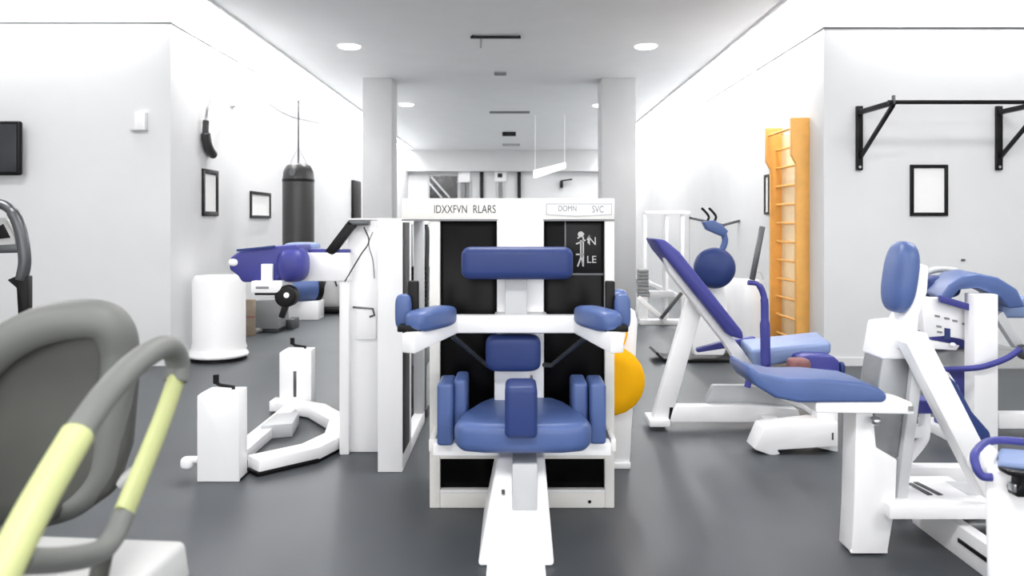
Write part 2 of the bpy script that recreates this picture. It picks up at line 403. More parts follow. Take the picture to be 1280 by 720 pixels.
# press arm : bar that reaches forward at both ends
arm = B().sweep([(X(510, 2.97), 2.97, .800), (X(567, 3.3), 3.30, .832), (X(723, 3.3), 3.30, .832), (X(772, 2.97), 2.97, .800)], .055, .074, bev=.006)
ar = arm.build('press_arm', 'white', t)
B().box(X(618, 3.36), X(684, 3.36), 3.32, 3.45, .80, .865, .006).build('arm_mount', 'grey', ar)
for s in (-1, 1):
    xe = X(510, 2.97) if s < 0 else X(772, 2.97)
    xn = X(567, 3.3) if s < 0 else X(723, 3.3)
    d = Vector((xe-xn, -.33, 0)).normalized(); sd = Vector((-d.y, d.x, 0)); up = Vector((0,0,1))
    c = Vector((xn+(xe-xn)*(.50), 3.3-.33*.50, .875))
    B().cushion(c, (.30, .10, .085), Matrix((d, sd, up)).transposed(), .5).build('arm_pad', 'blue', t)
    e2 = Vector((xe+s*.005, 3.06, .0))
    B().cushion((xe+s*.035, 3.10, .905), (.062, .062, .135), None, .55).build('hand_roller', 'blue', t)
    B().box(xe+s*.005-.018 if s < 0 else xe-.025, xe+.018 if s < 0 else xe+.011, 3.13, 3.17, .80, 1.02, .006).build('roller_bracket', 'black', t)
    B().box(xe-.045, xe+.045, 3.0, 3.16, .838, .862, .005).build('hinge_plate', 'black', t)
    B().cyl((xe+s*.03, 3.1, .84), (xe+s*.03, 3.1, .862), .03).build('roller_collar', 'white', t)
    xr = X(565, 3.25) if s < 0 else X(735, 3.25); xq = X(608, 3.44) if s < 0 else X(690, 3.44)
    B().tube([(xr, 3.25, .79), (xq, 3.44, .635), (cx+s*.09, 3.46, .635)], .011).build('link_rod', 'dsteel', t)
# lumbar pad, seat, pommel, hip pads
B().cushion((X(641.5, 3.36), 3.36, .704), (.232, .10, .152), None, .38).build('lumbar_pad', 'navy', t)
B().box(X(618, 3.4), X(662, 3.4), 3.39, 3.45, .45, .68, .006).build('back_bracket', 'white', t)
st = B().prism([(cx+a, b, .385) for a, b in ((-.262, 3.06), (-.245, 3.0), (-.15, 2.972), (0, 2.968), (.15, 2.972), (.245, 3.0), (.262, 3.06), (.245, 3.2), (.19, 3.38), (.14, 3.47), (-.14, 3.47), (-.19, 3.38), (-.245, 3.2))], (0, 0, .112), .036, 5)
sp = st.build('seat', 'blue', t, ang=60)
B().box(X(631, 2.93), X(672, 2.93), 2.93, 3.12, Z(550, 2.93), Z(489, 2.93)+.015, .022, 4).build('pommel', 'navy', t)
for a, b, y0, y1, yd in ((546, 566, 480, 558, 3.18), (567, 583, 475, 545, 3.22), (716, 735, 479, 545, 3.22), (738, 758, 480, 556, 3.18)):
    B().box(X(a, yd), X(b, yd), yd, yd+.2, Z(y1, yd), Z(y0, yd), .014, 4).build('hip_pad', 'blue', t)
B().box(X(540, 3.2), X(765, 3.2), 3.22, 3.30, Z(572, 3.2), Z(556, 3.2), .006).build('seat_crossbar', 'white', t)
B().box(xa+.02, xi, 3.28, 3.5, Z(572, 3.2), Z(556, 3.2)).build('side_rail', 'cream', t)
B().box(xj, xb-.02, 3.28, 3.5, Z(572, 3.2), Z(556, 3.2)).build('side_rail', 'cream', t)
# pedestal fairing and floor beam
pd = B().hexa([P(597, 708, 2.905), P(693, 708, 2.905), (X(693, 2.905), 3.45, .0), (X(597, 2.905), 3.45, .0)],
              [P(622, 572, 3.12), P(681, 572, 3.12), (X(681, 3.12), 3.45, .335), (X(622, 3.12), 3.45, .335)], .012, 3).build('pedestal', 'white', t)
for px in (629, 662): B().hexa([P(px-2, 618, 3.03), P(px+2, 618, 3.03), P(px+2, 618, 3.08), P(px-2, 618, 3.08)], [P(px-2, 612, 3.03), P(px+2, 612, 3.03), P(px+2, 612, 3.08), P(px-2, 612, 3.08)], 0).build('slot', 'ink', pd)
B().box(X(640, 3.0), X(672, 3.0), 3.01, 3.2, .16, .34, .006).build('seat_post', 'grey', t)
B().box(X(609, 2.9), X(681, 2.9), 2.25, 2.93, 0, .028, .005).build('floor_beam', 'white', t)

# ================================================================== LEFT: CRANK-BOX MACHINE
t = thing('seated_row_machine', 'white machine with two crank boxes, floor frame and padded arm, left of centre', 'exercise machine', (-.95, 4.5, 0))
cab = B().box(X(434, 4.35), X(480, 4.35), 4.35, 4.92, 0, 1.263, .006).build('cabinet', 'white', t)
B().box(X(472, 4.0), X(503, 4.0), 4.0, 4.35, 0, 1.262, .005).build('front_post', 'white', t)
B().box(X(503, 4.0)-.06, X(503, 4.0), 4.35, 5.0, 0, .075, .005).build('base_rail', 'white', t)
B().box(X(503, 4.0)-.004, X(503, 4.0)+.004, 4.01, 4.24, .09, 1.25, .001).build('side_guard', 'black', t)
B().box(X(503, 4.0)-.06, X(503, 4.0), 4.92, 5.0, .075, 1.263, .005).build('rear_post', 'grey', t)
B().box(X(436, 4.35), X(503, 4.0), 4.34, 4.98, 1.263, 1.272, .003).build('top_plate', 'white', t)
B().box(X(424, 4.30), X(436, 4.30), 4.30, 4.38, 0, 1.085, .006).build('post', 'white', t)
B().box(X(371, 4.28), X(437, 4.28), 4.28, 4.40, .935, 1.088, .008).build('arm', 'white', t)
B().bar(P(441, 279, 4.30), P(412, 317, 4.30), .05, .04, (0,1,0)).build('strap', 'black', t)
B().box(X(436, 4.3), X(461, 4.3), 4.28, 4.36, 1.235, 1.262, .004).build('hinge_bar', 'dsteel', t)
B().bar((X(385, 4.3), 4.34, 1.098), (X(436, 4.3), 4.34, 1.094), .08, .02).build('arm_cap', 'violet', t)
B().tube(spline([P(455, 284, 4.32), P(461, 302, 4.3), P(450, 320, 4.29), P(431, 352, 4.28)]), .004, 6).build('cable', 'ink', t)
B().tube(spline([P(466, 290, 4.32), P(461, 305, 4.3), P(466, 325, 4.32), P(468, 348, 4.33)]), .003, 6).build('cable', 'mid', t)
B().tube([P(441, 384, 4.32), P(466, 386, 4.32), P(468, 394, 4.32), P(462, 396, 4.32)], .006, 8).build('hook', 'dsteel', t)
B().box(X(444, 4.32), X(470, 4.32), 4.325, 4.35, Z(425, 4.32), Z(388, 4.32), .01).build('hook_plate', 'white', t)
# padded head of the arm
pad = B().pix([(287, 322), (300, 313), (325, 309), (372, 306), (372, 322), (346, 352), (302, 353), (297, 345), (286, 337)], 4.16, .30, .014, 3).build('arm_pad', 'violet', t)
B().cushion(P(292, 328, 4.165), (.05, .03, .04), None, .9).build('axle_cap', 'white', pad)
B().bar(P(296, 313, 4.15), P(344, 308, 4.15), .02, .012).build('piping', 'navy', pad)
B().cushion((X(360, 4.12), 4.22, Z(332, 4.12)), (.158, .2, .185), None, .75).build('roller_pad', 'violet', t)
B().cushion((X(372, 4.4), 4.5, Z(309, 4.4)), (.19, .16, .05), None, .6).build('elbow_pad', 'pale', t)
B().box(X(326, 4.13), X(340, 4.13), 4.13, 4.16, Z(351, 4.13), Z(330, 4.13), .004).build('bracket', 'white', t)
wb = B().box(X(315, 4.12), X(353, 4.12), 4.10, 4.32, Z(366, 4.12), Z(351, 4.12), .006).build('seat_slide', 'white', t)
B().box(X(320, 4.1), X(336, 4.1), 4.096, 4.102, Z(361, 4.1), Z(358, 4.1), .001).build('slot', 'mid', wb)
B().box(X(318, 4.12), X(352, 4.12), 4.12, 4.3, Z(369, 4.12), Z(366, 4.12), .003).build('slide_rail', 'black', t)
w = B().cyl(P(356, 371, 4.10), P(356, 371, 4.10)+Vector((0, .09, 0)), .056, bev=.012).build('wheel', 'black', t)
B().cyl(P(358, 369, 4.092), P(358, 369, 4.12), .014).build('hub', 'white', w)
B().bar(P(358, 380, 4.16), P(352, 397, 4.16), .03, .03).build('wheel_fork', 'black', t)
# crank boxes
def crank_box(x0, x1, Y, h, slot):
    b = B().prism([(x0, Y, 0), (x1, Y, 0), (x1, Y, h), (x0+.03, Y, h), (x0, Y, h-.02)], (0, .12, 0), .006).build('crank_box', 'white', t)
    if slot: B().box((x0+x1)/2-.012, (x0+x1)/2+.008, Y-.002, Y+.01, .10, .27, .001).build('slot', 'dsteel', b)
    xc = x0+.07
    B().tube([(xc, Y+.06, h+.07), (xc+.004, Y+.06, h+.03), (xc+.02, Y+.06, h+.02), (xc+.085, Y+.06, h+.012), (xc+.085, Y+.06, h-.005)], .010, 8).cyl((xc, Y+.06, h+.028), (xc, Y+.06, h+.072), .014, seg=12).build('crank_handle', 'black', b)
crank_box(X(246, 3.85), X(299, 3.85), 3.85, .435, False)
crank_box(X(349, 5.27), X(389, 5.27), 5.27, .41, True)
B().tube([(X(246, 3.9)-.005, 3.93, .085), (X(234, 3.9), 3.93, .085)], .018).cushion((X(231, 3.9), 3.93, .07), (.06, .06, .06), None, .7).build('foot_peg', 'white', t)
B().box(X(250, 3.85), X(300, 3.85), 3.86, 4.0, 0, .012).build('rubber_foot', 'black', t)
rf = B().sweep([(-1.30, 3.98, .045), (X(385, 4.16), 4.20, .045), (X(420, 4.45), 4.45, .045), (X(424, 4.75), 4.78, .045), (X(400, 5.2), 5.12, .045), (X(350, 5.3), 5.30, .045), (X(340, 5.3), 5.30, .045)], .13, .07, bev=.008).build('floor_frame', 'white', t)
B().sweep([(-1.30, 3.965, .012), (X(385, 4.16), 4.185, .012), (X(420, 4.45), 4.435, .012)], .12, .022).build('rubber_strip', 'black', rf)
B().hexa([(-1.46, 4.60, .0), (X(368, 4.7), 4.66, .0), (X(374, 4.95), 4.95, .0), (-1.46, 4.9, .0)],
         [(-1.46, 4.60, .08), (X(368, 4.7), 4.66, .08), (X(374, 4.95), 4.95, .08), (-1.46, 4.9, .08)], .006).build('foot_plate', 'grey', t)
B().box(-1.50, -1.40, 4.05, 5.30, 0, .06, .006).build('base_beam', 'white', t)

# weight stack glimpsed between the two towers
t = thing('weight_stack', 'dark weight stack with chrome rods in the gap between the two white towers', 'weights', (X(520, 5.15), 5.2, 0))
for k in range(14):
    B().box(X(507, 5.15), X(533, 5.15), 5.15, 5.30, .56+k*.029, .586+k*.029, .003).build('weight_plate', 'black', t)
B().box(X(506, 5.15), X(534, 5.15), 5.13, 5.31, .33, .56, .006).build('shroud', 'mid', t)
B().box(X(506, 5.15), X(534, 5.15), 5.13, 5.31, 0, .05, .004).box(X(509, 5.15), X(531, 5.15), 5.17, 5.27, .05, .33, .004).build('base', 'dsteel', t)
for px in (513, 527): B().cyl((X(px, 5.2), 5.22, .96), (X(px, 5.2), 5.22, 1.235), .012).build('guide_rod', 'steel', t)
B().tube(spline([P(523, 285, 5.22), P(530, 282, 5.22), P(534, 290, 5.22), P(533, 340, 5.22), P(530, 352, 5.22)]), .014, 10).build('cable_loop', 'dsteel', t)
B().box(X(522, 5.22), X(531, 5.22), 5.18, 5.27, Z(330, 5.22), Z(293, 5.22), .01).build('pulley_block', 'seatgrey', t)
B().box(X(504, 5.22), X(536, 5.22), 5.18, 5.27, 1.235, 1.26).build('top_beam', 'white', t)

# right-hand side panel station + yellow disc
t = thing('cable_tower', 'narrow white cable tower with a blue roll pad right behind the press station', 'exercise machine', (X(780, 4.07), 4.2, 0))
B().prism([(X(748, 4.07), 4.07, 0), (X(787, 4.07), 4.07, 0), (X(797, 4.07), 4.07, .74), (X(794, 4.07), 4.07, .80), (X(748, 4.07), 4.07, .80)], (0, .5, 0), .006).build('side_panel', 'white', t)
B().box(X(745, 4.07), X(788, 4.07), 4.055, 4.60, 0, .03).build('foot', 'white', t)
B().box(X(757, 4.0), X(768, 4.0), 4.08, 4.2, .81, .96).build('upright', 'black', t)
B().cushion((X(777, 4.0), 4.1, Z(385, 4.0)), (.095, .14, .17), None, .6).build('roll_pad', 'blue', t)
B().box(X(762, 4.0), X(786, 4.0), 4.05, 4.2, .80, .83).build('pad_bracket', 'black', t)
t = thing('balance_disc', 'round yellow foam disc hanging beside the black guard panels', 'disc', (X(760, 3.99), 3.99, Z(519, 3.99)))
B().lathe((X(762, 4.03), 3.97, Z(475, 4.03)), [(0, 0), (.10, .005), (.155, .015), (.176, .04), (.155, .065), (.10, .078), (0, .08)], (0,1,0), 20).build('pad', 'yellow', t)
B().tube(spline([P(783, 402, 4.03), P(783, 420, 4.02), P(777, 436, 4.01), P(772, 446, 4.0)]), .012, 8, flat=.4).build('strap', 'yellow', t)

# ================================================================== RIGHT: RECLINED BENCH
t = thing('recline_bench', 'white framed bench with a long reclined violet back pad, right of centre', 'exercise machine', (X(930, 4.7), 4.7, 0))
B().pix([(818, 298), (832, 300), (850, 315), (929, 415), (930, 425), (912, 420), (840, 330), (826, 313)], 4.62, .34, .016, 3).build('back_pad', 'violet', t)
B().pix([(829, 314), (842, 330), (915, 421), (948, 462), (944, 480), (936, 478), (905, 428), (866, 378), (836, 340)], 4.70, .10, .008).build('back_frame', 'white', t)
B().pix([(861, 372), (882, 374), (838, 528), (815, 528)], 4.82, .09, .006).build('leg', 'white', t)
B().pix([(812, 525), (838, 525), (838, 534), (812, 534)], 4.78, .2, .006).build('foot', 'white', t)
B().pix([(836, 508), (940, 507), (998, 512), (1002, 528), (834, 528)], 4.82, .09, .006).build('floor_rail', 'white', t)
B().pix([(892, 482), (940, 482), (1000, 500), (1004, 510), (880, 506)], 4.92, .06, .006).build('foot_plate', 'grey', t)
B().pix([(936, 478), (948, 474), (1000, 496), (1024, 512), (1022, 526), (1004, 512), (960, 492)], 4.72, .08, .008).build('curved_brace', 'white', t)
B().cushion(P(939, 472, 4.68), (.06, .12, .06), None, .7).build('pivot_cap', 'black', t)
sp = B().hexa([P(946, 462, 4.55), P(1038, 443, 4.55), P(1036, 432, 4.9), P(925, 436, 4.9)], [P(938, 438, 4.55), P(1040, 428, 4.55), P(1020, 414, 4.9), P(925, 424, 4.9)], .02, 4).build('seat', 'pale', t)
B().pix([(872, 436), (905, 427), (945, 421), (945, 433), (905, 436), (872, 441)], 4.95, .06, .008).build('side_bar', 'violet', t)
B().tube(spline([P(935, 353, 4.5), P(948, 356, 4.5), P(955, 372, 4.5), P(956, 400, 4.5), P(957, 455, 4.5)]), [.014]*9+[.018]*8+[.022]*8+[.028]*8, 12).build('hand_lever', 'violet', t)
B().tube(spline([P(958, 455, 4.5), P(950, 462, 4.5), P(938, 472, 4.5), P(934, 484, 4.5)]), .018, 12).build('lever_link', 'violet', t)
B().tube(spline([P(958, 458, 4.5), P(968, 468, 4.5), P(984, 474, 4.5), P(1004, 472, 4.5)]), .022, 12).build('lever_link', 'violet', t)
B().bar(P(940, 350, 4.5)+Vector((0,0,.0)), P(953, 283, 4.5), .028, .028).build('grip_pole', 'dsteel', t)
B().pix([(1000, 447), (1012, 444), (1042, 445), (1050, 452), (1050, 474), (1000, 474)], 4.42, .2, .012, 3).build('knee_pad', 'violet', t)
B().cushion(P(998, 457, 4.40), (.115, .11, .085), None, .5).build('roller', 'brown', t)
B().pix([(978, 464), (1016, 464), (1030, 472), (1030, 478), (978, 478)], 4.5, .16, .006).build('pad_tray', 'black', t)
B().pix([(1022, 470), (1048, 470), (1048, 566), (1022, 560)], 4.36, .10, .008).build('front_post', 'white', t)
B().cushion(P(1052, 460, 4.45), (.03, .05, .07), None, .7).build('pad_knob', 'navy', t)
B().pix([(955, 534), (1022, 527), (1048, 528), (1048, 558), (972, 563), (976, 568), (965, 570), (943, 562)], 4.30, .16, .010).build('front_foot', 'white', t)
B().pix([(1040, 541), (1042, 541), (1042, 550), (1040, 550)], 4.298, .01, 0).build('slot', 'ink', t)
B().bar((X(960, 4.8), 4.86, .06), (X(985, 4.4), 4.42, .06), .09, .07).build('cross_rail', 'white', t)

# ================================================================== RIGHT: UPRIGHT SEAT MACHINE
t = thing('leg_press_machine', 'white machine with oval blue backrest and long blue seat, right foreground', 'exercise machine', (X(1120, 3.0), 3.1, 0))
R = Matrix.Rotation(math.radians(-9), 3, 'Y').to_3x3()
B().cushion(P(1125, 346, 3.06), (.098, .17, .275), Matrix.Rotation(math.radians(8), 3, 'Y'), .72).build('backrest', 'blue', t)
B().pix([(1146, 328), (1162, 333), (1160, 365), (1150, 395), (1145, 440), (1122, 436), (1128, 402), (1140, 378)], 3.02, .12, .01, 3).build('back_post', 'white', t)
sh = B().pix([(1103, 446), (1138, 444), (1134, 500), (1124, 572), (1086, 560), (1094, 500)], 3.05, .16, .01, 3).build('shroud', 'shroud', t)
B().pix([(1110, 406), (1140, 403), (1141, 449), (1102, 450)], 3.04, .18, .012, 3).build('shroud_cap', 'white', t)
B().bar(P(1146, 430, 3.06), P(1120, 640, 3.06), .042, .07, (0,1,0), .008).build('upright', 'grey', t)
B().bar(P(1138, 420, 2.97), P(1236, 612, 2.97), .085, .09, (0,1,0), .008).build('diagonal_strut', 'white', t)
seat = B().pix([(936, 456), (950, 466), (985, 474), (1030, 474), (1080, 479), (1103, 487), (1111, 496), (1106, 504), (1000, 504), (970, 498), (944, 482), (934, 468)], 2.92, .26, .022, 4).build('seat', 'blue', t)
B().pix([(1020, 503), (1128, 500), (1140, 503), (1144, 518), (1020, 516)], 2.93, .30, .006).build('seat_rail', 'white', t)
B().pix([(1136, 508), (1142, 508), (1142, 514), (1136, 514)], 2.926, .01, 0).build('rail_end', 'mid', t)
B().cushion(P(1094, 526, 2.96), (.035, .05, .03), None, .8).build('adjusting_knob', 'steel', t)
B().pix([(1070, 516), (1092, 516), (1096, 560), (1122, 575), (1120, 630), (1110, 692), (1064, 692), (1067, 640)], 3.00, .12, .008).build('front_leg', 'white', t)
B().hexa([P(1063, 692, 3.0), P(1110, 692, 3.0), (X(1110, 3.0), 3.18, 0), (X(1050, 3.2), 3.18, 0)],
         [P(1063, 688, 3.0), P(1110, 688, 3.0), (X(1110, 3.0), 3.18, .02), (X(1050, 3.2), 3.18, .02)], .003).build('foot', 'white', t)
pf = B().box(X(1112, 2.95), X(1250, 2.95), 2.95, 3.30, Z(650, 2.95), Z(632, 2.95), .008).build('platform', 'white', t)
B().bar((X(1152, 3.1), 3.20, .2075), (X(1163, 3.06), 3.06, .2075), .022, .005).bar((X(1162, 3.1), 3.21, .2075), (X(1176, 3.06), 3.06, .2075), .022, .005).build('slot', 'dsteel', pf)
B().box(X(1185, 3.2), X(1215, 3.2), 3.06, 3.22, .205, .209, .001).build('tread_plate', 'grey', pf)
B().box(X(1118, 3.38), X(1255, 3.38), 3.38, 3.45, .14, .215, .006).build('rear_beam', 'white', t)
B().box(X(1118, 3.38), X(1135, 3.38), 3.38, 3.45, 0, .14, .004).box(X(1238, 3.38), X(1255, 3.38), 3.38, 3.45, 0, .14, .004).build('rear_foot', 'white', t)
B().tube(spline([P(1116, 596, 3.42), P(1136, 572, 3.42), P(1152, 552, 3.42), P(1156, 540, 3.42), P(1156, 515, 3.42)]), .022, 12).build('curved_brace', 'white', t)
B().pix([(1124, 533), (1156, 533), (1156, 548), (1124, 548)], 3.40, .05, .005).build('brace_link', 'white', t)
B().pix([(1138, 500), (1168, 500), (1172, 518), (1140, 518)], 3.34, .22, .012, 3).build('rear_pad', 'violet', t)
B().pix([(1186, 470), (1196, 478), (1216, 515), (1238, 540), (1240, 550), (1228, 555), (1212, 530)], 3.12, .16, .010, 3).build('side_pad', 'navy', t)
B().pix([(1186, 465), (1198, 482), (1207, 500), (1240, 560), (1250, 600), (1238, 612), (1190, 480)], 3.14, .08, .005).build('side_pad_frame', 'white', t)

# steel rails on the floor in front of it
t = thing('rail_frame', 'low white double rail frame on the floor behind the near white column', 'frame', (X(1190, 3.0), 3.05, 0))
B().box(1.655, 1.705, 2.76, 3.33, .0, .12, .004).build('rail', 'white', t)
B().box(1.86, 1.91, 2.76, 3.33, .0, .12, .004).build('rail', 'white', t)
B().box(1.705, 1.86, 3.24, 3.30, .01, .09, .004).box(1.705, 1.86, 2.80, 2.86, .01, .09, .004).build('cross_bar', 'white', t)
B().cyl((1.72, 3.12, .06), (1.84, 3.12, .06), .045).build('roller', 'dsteel', t)
B().box(1.650, 1.656, 2.77, 2.98, .06, .075, .001).build('slot', 'black', t)

# ================================================================== FAR RIGHT FRONT: WHITE COLUMN WITH SEAT
t = thing('leg_curl_bench', 'white column bench with a rolled blue seat at the right edge of the room', 'exercise machine', (1.56, 2.5, 0))
yaw = Vector((.11, .18, 0))                      # the machine stands turned to the room
fl, frt = Vector((X(1236, 2.3), 2.30, 0)), Vector((1.86, 2.14, 0))
bd = B().hexa([fl, frt, frt+yaw, fl+yaw], [fl+Vector((-.012,0,.545)), frt+Vector((0,0,.535)), frt+yaw+Vector((0,0,.535)), fl+yaw+Vector((0,0,.545))], .014, 3).build('body', 'white', t)
up = Vector((0, 0, .545)); dx = (frt-fl).normalized()
B().hexa([fl+up+dx*.02, frt+up, frt+yaw*.8+up, fl+yaw*.8+up+dx*.02], [fl+up+dx*.03+Vector((0,0,.02)), frt+up+Vector((0,0,.015)), frt+yaw*.75+up+Vector((0,0,.022)), fl+yaw*.75+up+dx*.03+Vector((0,0,.022))], .008, 3).build('seat', 'pale', t)
q = [fl+Vector((.0,-.015,.522)), fl+Vector((-.024,-.01,.524)), fl+Vector((-.036,.0,.548)), fl+Vector((-.014,.04,.578)), fl+yaw*.9+up+dx*.02+Vector((0,0,.036)), fl+yaw*.9+up+dx*.2+Vector((0,0,.032)), frt+yaw*.9+up+Vector((0,0,.022))]
B().tube(spline(q), .012, 12).build('seat_rim', 'violet', t)
B().cyl(fl+Vector((-.01,.03,.545)), fl+yaw*.7+Vector((-.01,0,.548)), .034, bev=.008).build('seat_roll', 'white', t)
br = B().pix([(1258, 588), (1300, 594), (1300, 622), (1272, 622), (1270, 612), (1276, 608), (1276, 598), (1260, 594)], 2.235, .045, .003).build('bracket', 'black', t)
B().pix([(1268, 606), (1271, 606), (1271, 616), (1268, 616)], 2.23, .03, .001).build('pin', 'steel', t)

# ================================================================== RIGHT REAR: PREACHER BENCH
t = thing('preacher_bench', 'white preacher curl bench with an arched blue arm pad by the right wall', 'exercise machine', (X(1233, 4.3), 4.5, 0))
B().box(X(1218, 4.3), X(1248, 4.3), 4.30, 4.40, 0, Z(368, 4.3), .006).build('post', 'white', t)
top = B()
arc = [(0,-.5),(.12,-.25),(.2,.0),(.22,.25),(.17,.5)]
sec = [(1175, 372), (1186, 356), (1203, 345), (1222, 342), (1248, 347), (1272, 362), (1282, 384), (1262, 386), (1250, 372), (1222, 360), (1200, 362), (1184, 380)]
top.prism([P(a, b, 4.36) for a, b in sec], (.12, .42, 0), .012, 3)
top.build('arm_pad', 'blue', t)
B().pix([(1176, 369), (1222, 383), (1222, 391), (1176, 378)], 4.35, .03, .004).build('pad_edge', 'violet', t)
sd = B().pix([(1152, 372), (1178, 372), (1222, 388), (1222, 432), (1204, 424), (1180, 420), (1156, 422)], 4.42, .05, .004).build('side_plate', 'white', t)
g = B()
for a, b in ((1172, 395), (1184, 398), (1194, 401), (1206, 405), (1214, 409), (1174, 408), (1175, 415)):
    g.pix([(a-3, b-1.5), (a+3, b-.5), (a+3, b+2), (a-3, b+1)], 4.414, .01, 0)
g.build('slot', 'mid', sd)
B().pix([(1181, 410), (1188, 411), (1188, 424), (1181, 424)], 4.415, .02, 0).build('notch', 'navy', sd)
B().cushion(P(1174, 358, 4.75), (.20, .2, .13), None, .6).build('rear_roll', 'navy', t)
B().tube(spline([P(1150, 345, 4.85), P(1170, 337, 4.85), P(1195, 339, 4.85), P(1210, 350, 4.85)]), .02, 10).build('rear_bar', 'seatgrey', t)
B().box(X(1163, 4.55), X(1222, 4.55), 4.55, 4.85, Z(436, 4.55), Z(421, 4.55), .015, 3).build('seat', 'violet', t)
B().pix([(1160, 425), (1200, 432), (1196, 438), (1160, 436)], 4.44, .06, .004).build('seat_bracket', 'white', t)
B().cushion(P(1191, 431, 4.42), (.03, .03, .025), None, .9).build('knob', 'white', t)
B().pix([(1174, 441), (1186, 437), (1280, 437), (1300, 462), (1168, 462)], 4.6, .3, .012, 3).build('seat_pan', 'seatgrey', t)
B().box(X(1176, 4.7), X(1206, 4.7), 4.7, 4.78, 0, Z(460, 4.7), .004).build('seat_leg', 'violet', t)
B().tube(spline([P(1178, 462, 4.4), P(1205, 461, 4.29), P(1230, 458, 4.25), P(1258, 448, 4.22), P(1276, 436, 4.2)]), .016, 10).build('curl_bar', 'violet', t)
B().bar(P(1246, 392, 4.4), P(1272, 432, 4.4), .05, .05, (0,1,0)).build('brace', 'grey', t)
B().cushion(P(1280, 440, 4.3), (.06, .1, .08), None, .8).build('pulley', 'dsteel', t)
B().box(X(1246, 4.7), 3.3, 4.68, 4.76, Z(535, 4.7), Z(516, 4.7), .005).build('low_beam', 'white', t)
B().box(3.22, 3.3, 4.64, 4.80, 0, Z(516, 4.7), .005).build('end_foot', 'white', t)
B().box(X(1218, 4.3), X(1248, 4.3), 4.40, 4.9, 0, .06, .005).build('floor_rail', 'white', t)
B().box(X(1252, 4.55), X(1300, 4.55), 4.55, 4.75, Z(398, 4.55), Z(372, 4.55), .02, 3).build('rest_pad', 'pale', t)

# ================================================================== BIKE AND EQUIPMENT ALONG THE RIGHT WALL
t = thing('exercise_bike', 'exercise bike with dark blue wheel cover and blue handlebar stem by the right wall', 'exercise bike', (X(890, 7.2), 7.3, 0))
B().lathe(P(893, 335, 6.95), [(0, -.09), (.10, -.085), (.155, -.06), (.178, -.02), (.178, .03), (.15, .07), (0, .08)], Vector((.35, 1, 0)), 32).build('wheel_cover', 'navy', t)
B().tube(spline([P(868, 352, 7.0), P(880, 335, 7.0), P(897, 320, 7.0), P(906, 303, 7.0), P(904, 290, 7.0)]), .028, 12).build('stem', 'blue', t)
B().pix([(879, 277), (893, 275), (903, 281), (911, 289), (905, 296), (893, 291), (884, 287)], 6.95, .1, .012, 3).build('console', 'blue', t)
for o_ in (0, 9):
    B().tube(spline([P(884+o_, 277, 6.98), P(886+o_, 271, 6.98), P(882+o_, 265, 6.98), P(877+o_, 260, 6.98)]), .011, 8).build('grip', 'black', t)
B().pix([(862, 420), (880, 355), (905, 355), (915, 420), (905, 445), (868, 445)], 7.1, .16, .02, 3).build('body', 'white', t)
B().box(X(890, 7.1)-.025, X(890, 7.1)+.025, 7.12, 7.18, Z(400, 7.1), Z(350, 7.1)).build('post', 'violet', t)
B().sweep([P(816, 437, 7.3), P(824, 445, 7.3), P(836, 447, 7.3), P(935, 447, 7.3)], .35, .022, (0,0,1)).build('base_mat', 'black', t)
t = thing('water_drum', 'large white drum with a grey base beside the wall bars', 'drum', (X(925, 7.9), 7.9, 0))
B().lathe((X(926, 7.7), 7.7, .12), [(0, 0), (.2, 0), (.235, .03), (.24, .3), (.22, .5), (.17, .58), (0, .59)], seg=32).build('tank', 'white', t)
B().lathe((X(926, 7.7), 7.7, 0), [(0, 0), (.22, 0), (.22, .12), (0, .12)], seg=32).build('base', 'mid', t)
B().tube(spline([P(940, 346, 7.6), P(944, 340, 7.6), P(951, 341, 7.6), P(954, 350, 7.6)]), .008, 8).build('handle', 'grey', t)
# cable crossover further back
t = thing('cable_crossover', 'pale cable crossover frame far back between the right column and the bike', 'exercise machine', (X(835, 10), 10, 0))
for px in (806, 833, 853): B().box(X(px, 10)-.02, X(px, 10)+.02, 9.97, 10.03, 0, Z(268, 10)).build('upright', 'white', t)
B().box(X(806, 10), X(862, 10), 9.95, 10.05, Z(268, 10), Z(264, 10)).build('top_beam', 'white', t)
B().box(X(800, 9.8), X(852, 9.8), 9.75, 9.9, 0, .06).build('base', 'white', t)
for px in (829, 862): B().cyl((X(px, 9.9), 9.9, .06), (X(px, 9.9), 9.9, Z(268, 9.9)), .008).build('guide_rod', 'grey', t)
B().bar(P(798, 372, 9.7), P(832, 402, 9.7), .08, .06).build('brace', 'white', t)
B().bar(P(852, 366, 9.6), P(826, 398, 9.6), .05, .04).build('brace', 'dsteel', t)
for k in range(8): B().box(X(798, 9.8), X(811, 9.8), 9.8, 9.92, .34+k*.042, .376+k*.042).build('weight_plate', 'mid', t)
B().box(X(799, 9.8), X(810, 9.8), 9.82, 9.9, .06, .34).build('stack_base', 'white', t)
B().box(X(812, 9.8), X(842, 9.8), 9.8, 9.9, Z(373, 9.8), Z(364, 9.8)).build('shelf', 'grey', t)
B().bar((X(905, 9.6), 9.6, Z(281, 9.6)), (X(928, 9.6), 9.6, Z(275, 9.6)), .05, .03).bar((X(862, 9.9), 9.9, Z(272, 9.9)), (X(906, 9.6), 9.6, Z(282, 9.6)), .03, .03).build('pulley_arm', 'dsteel', t)

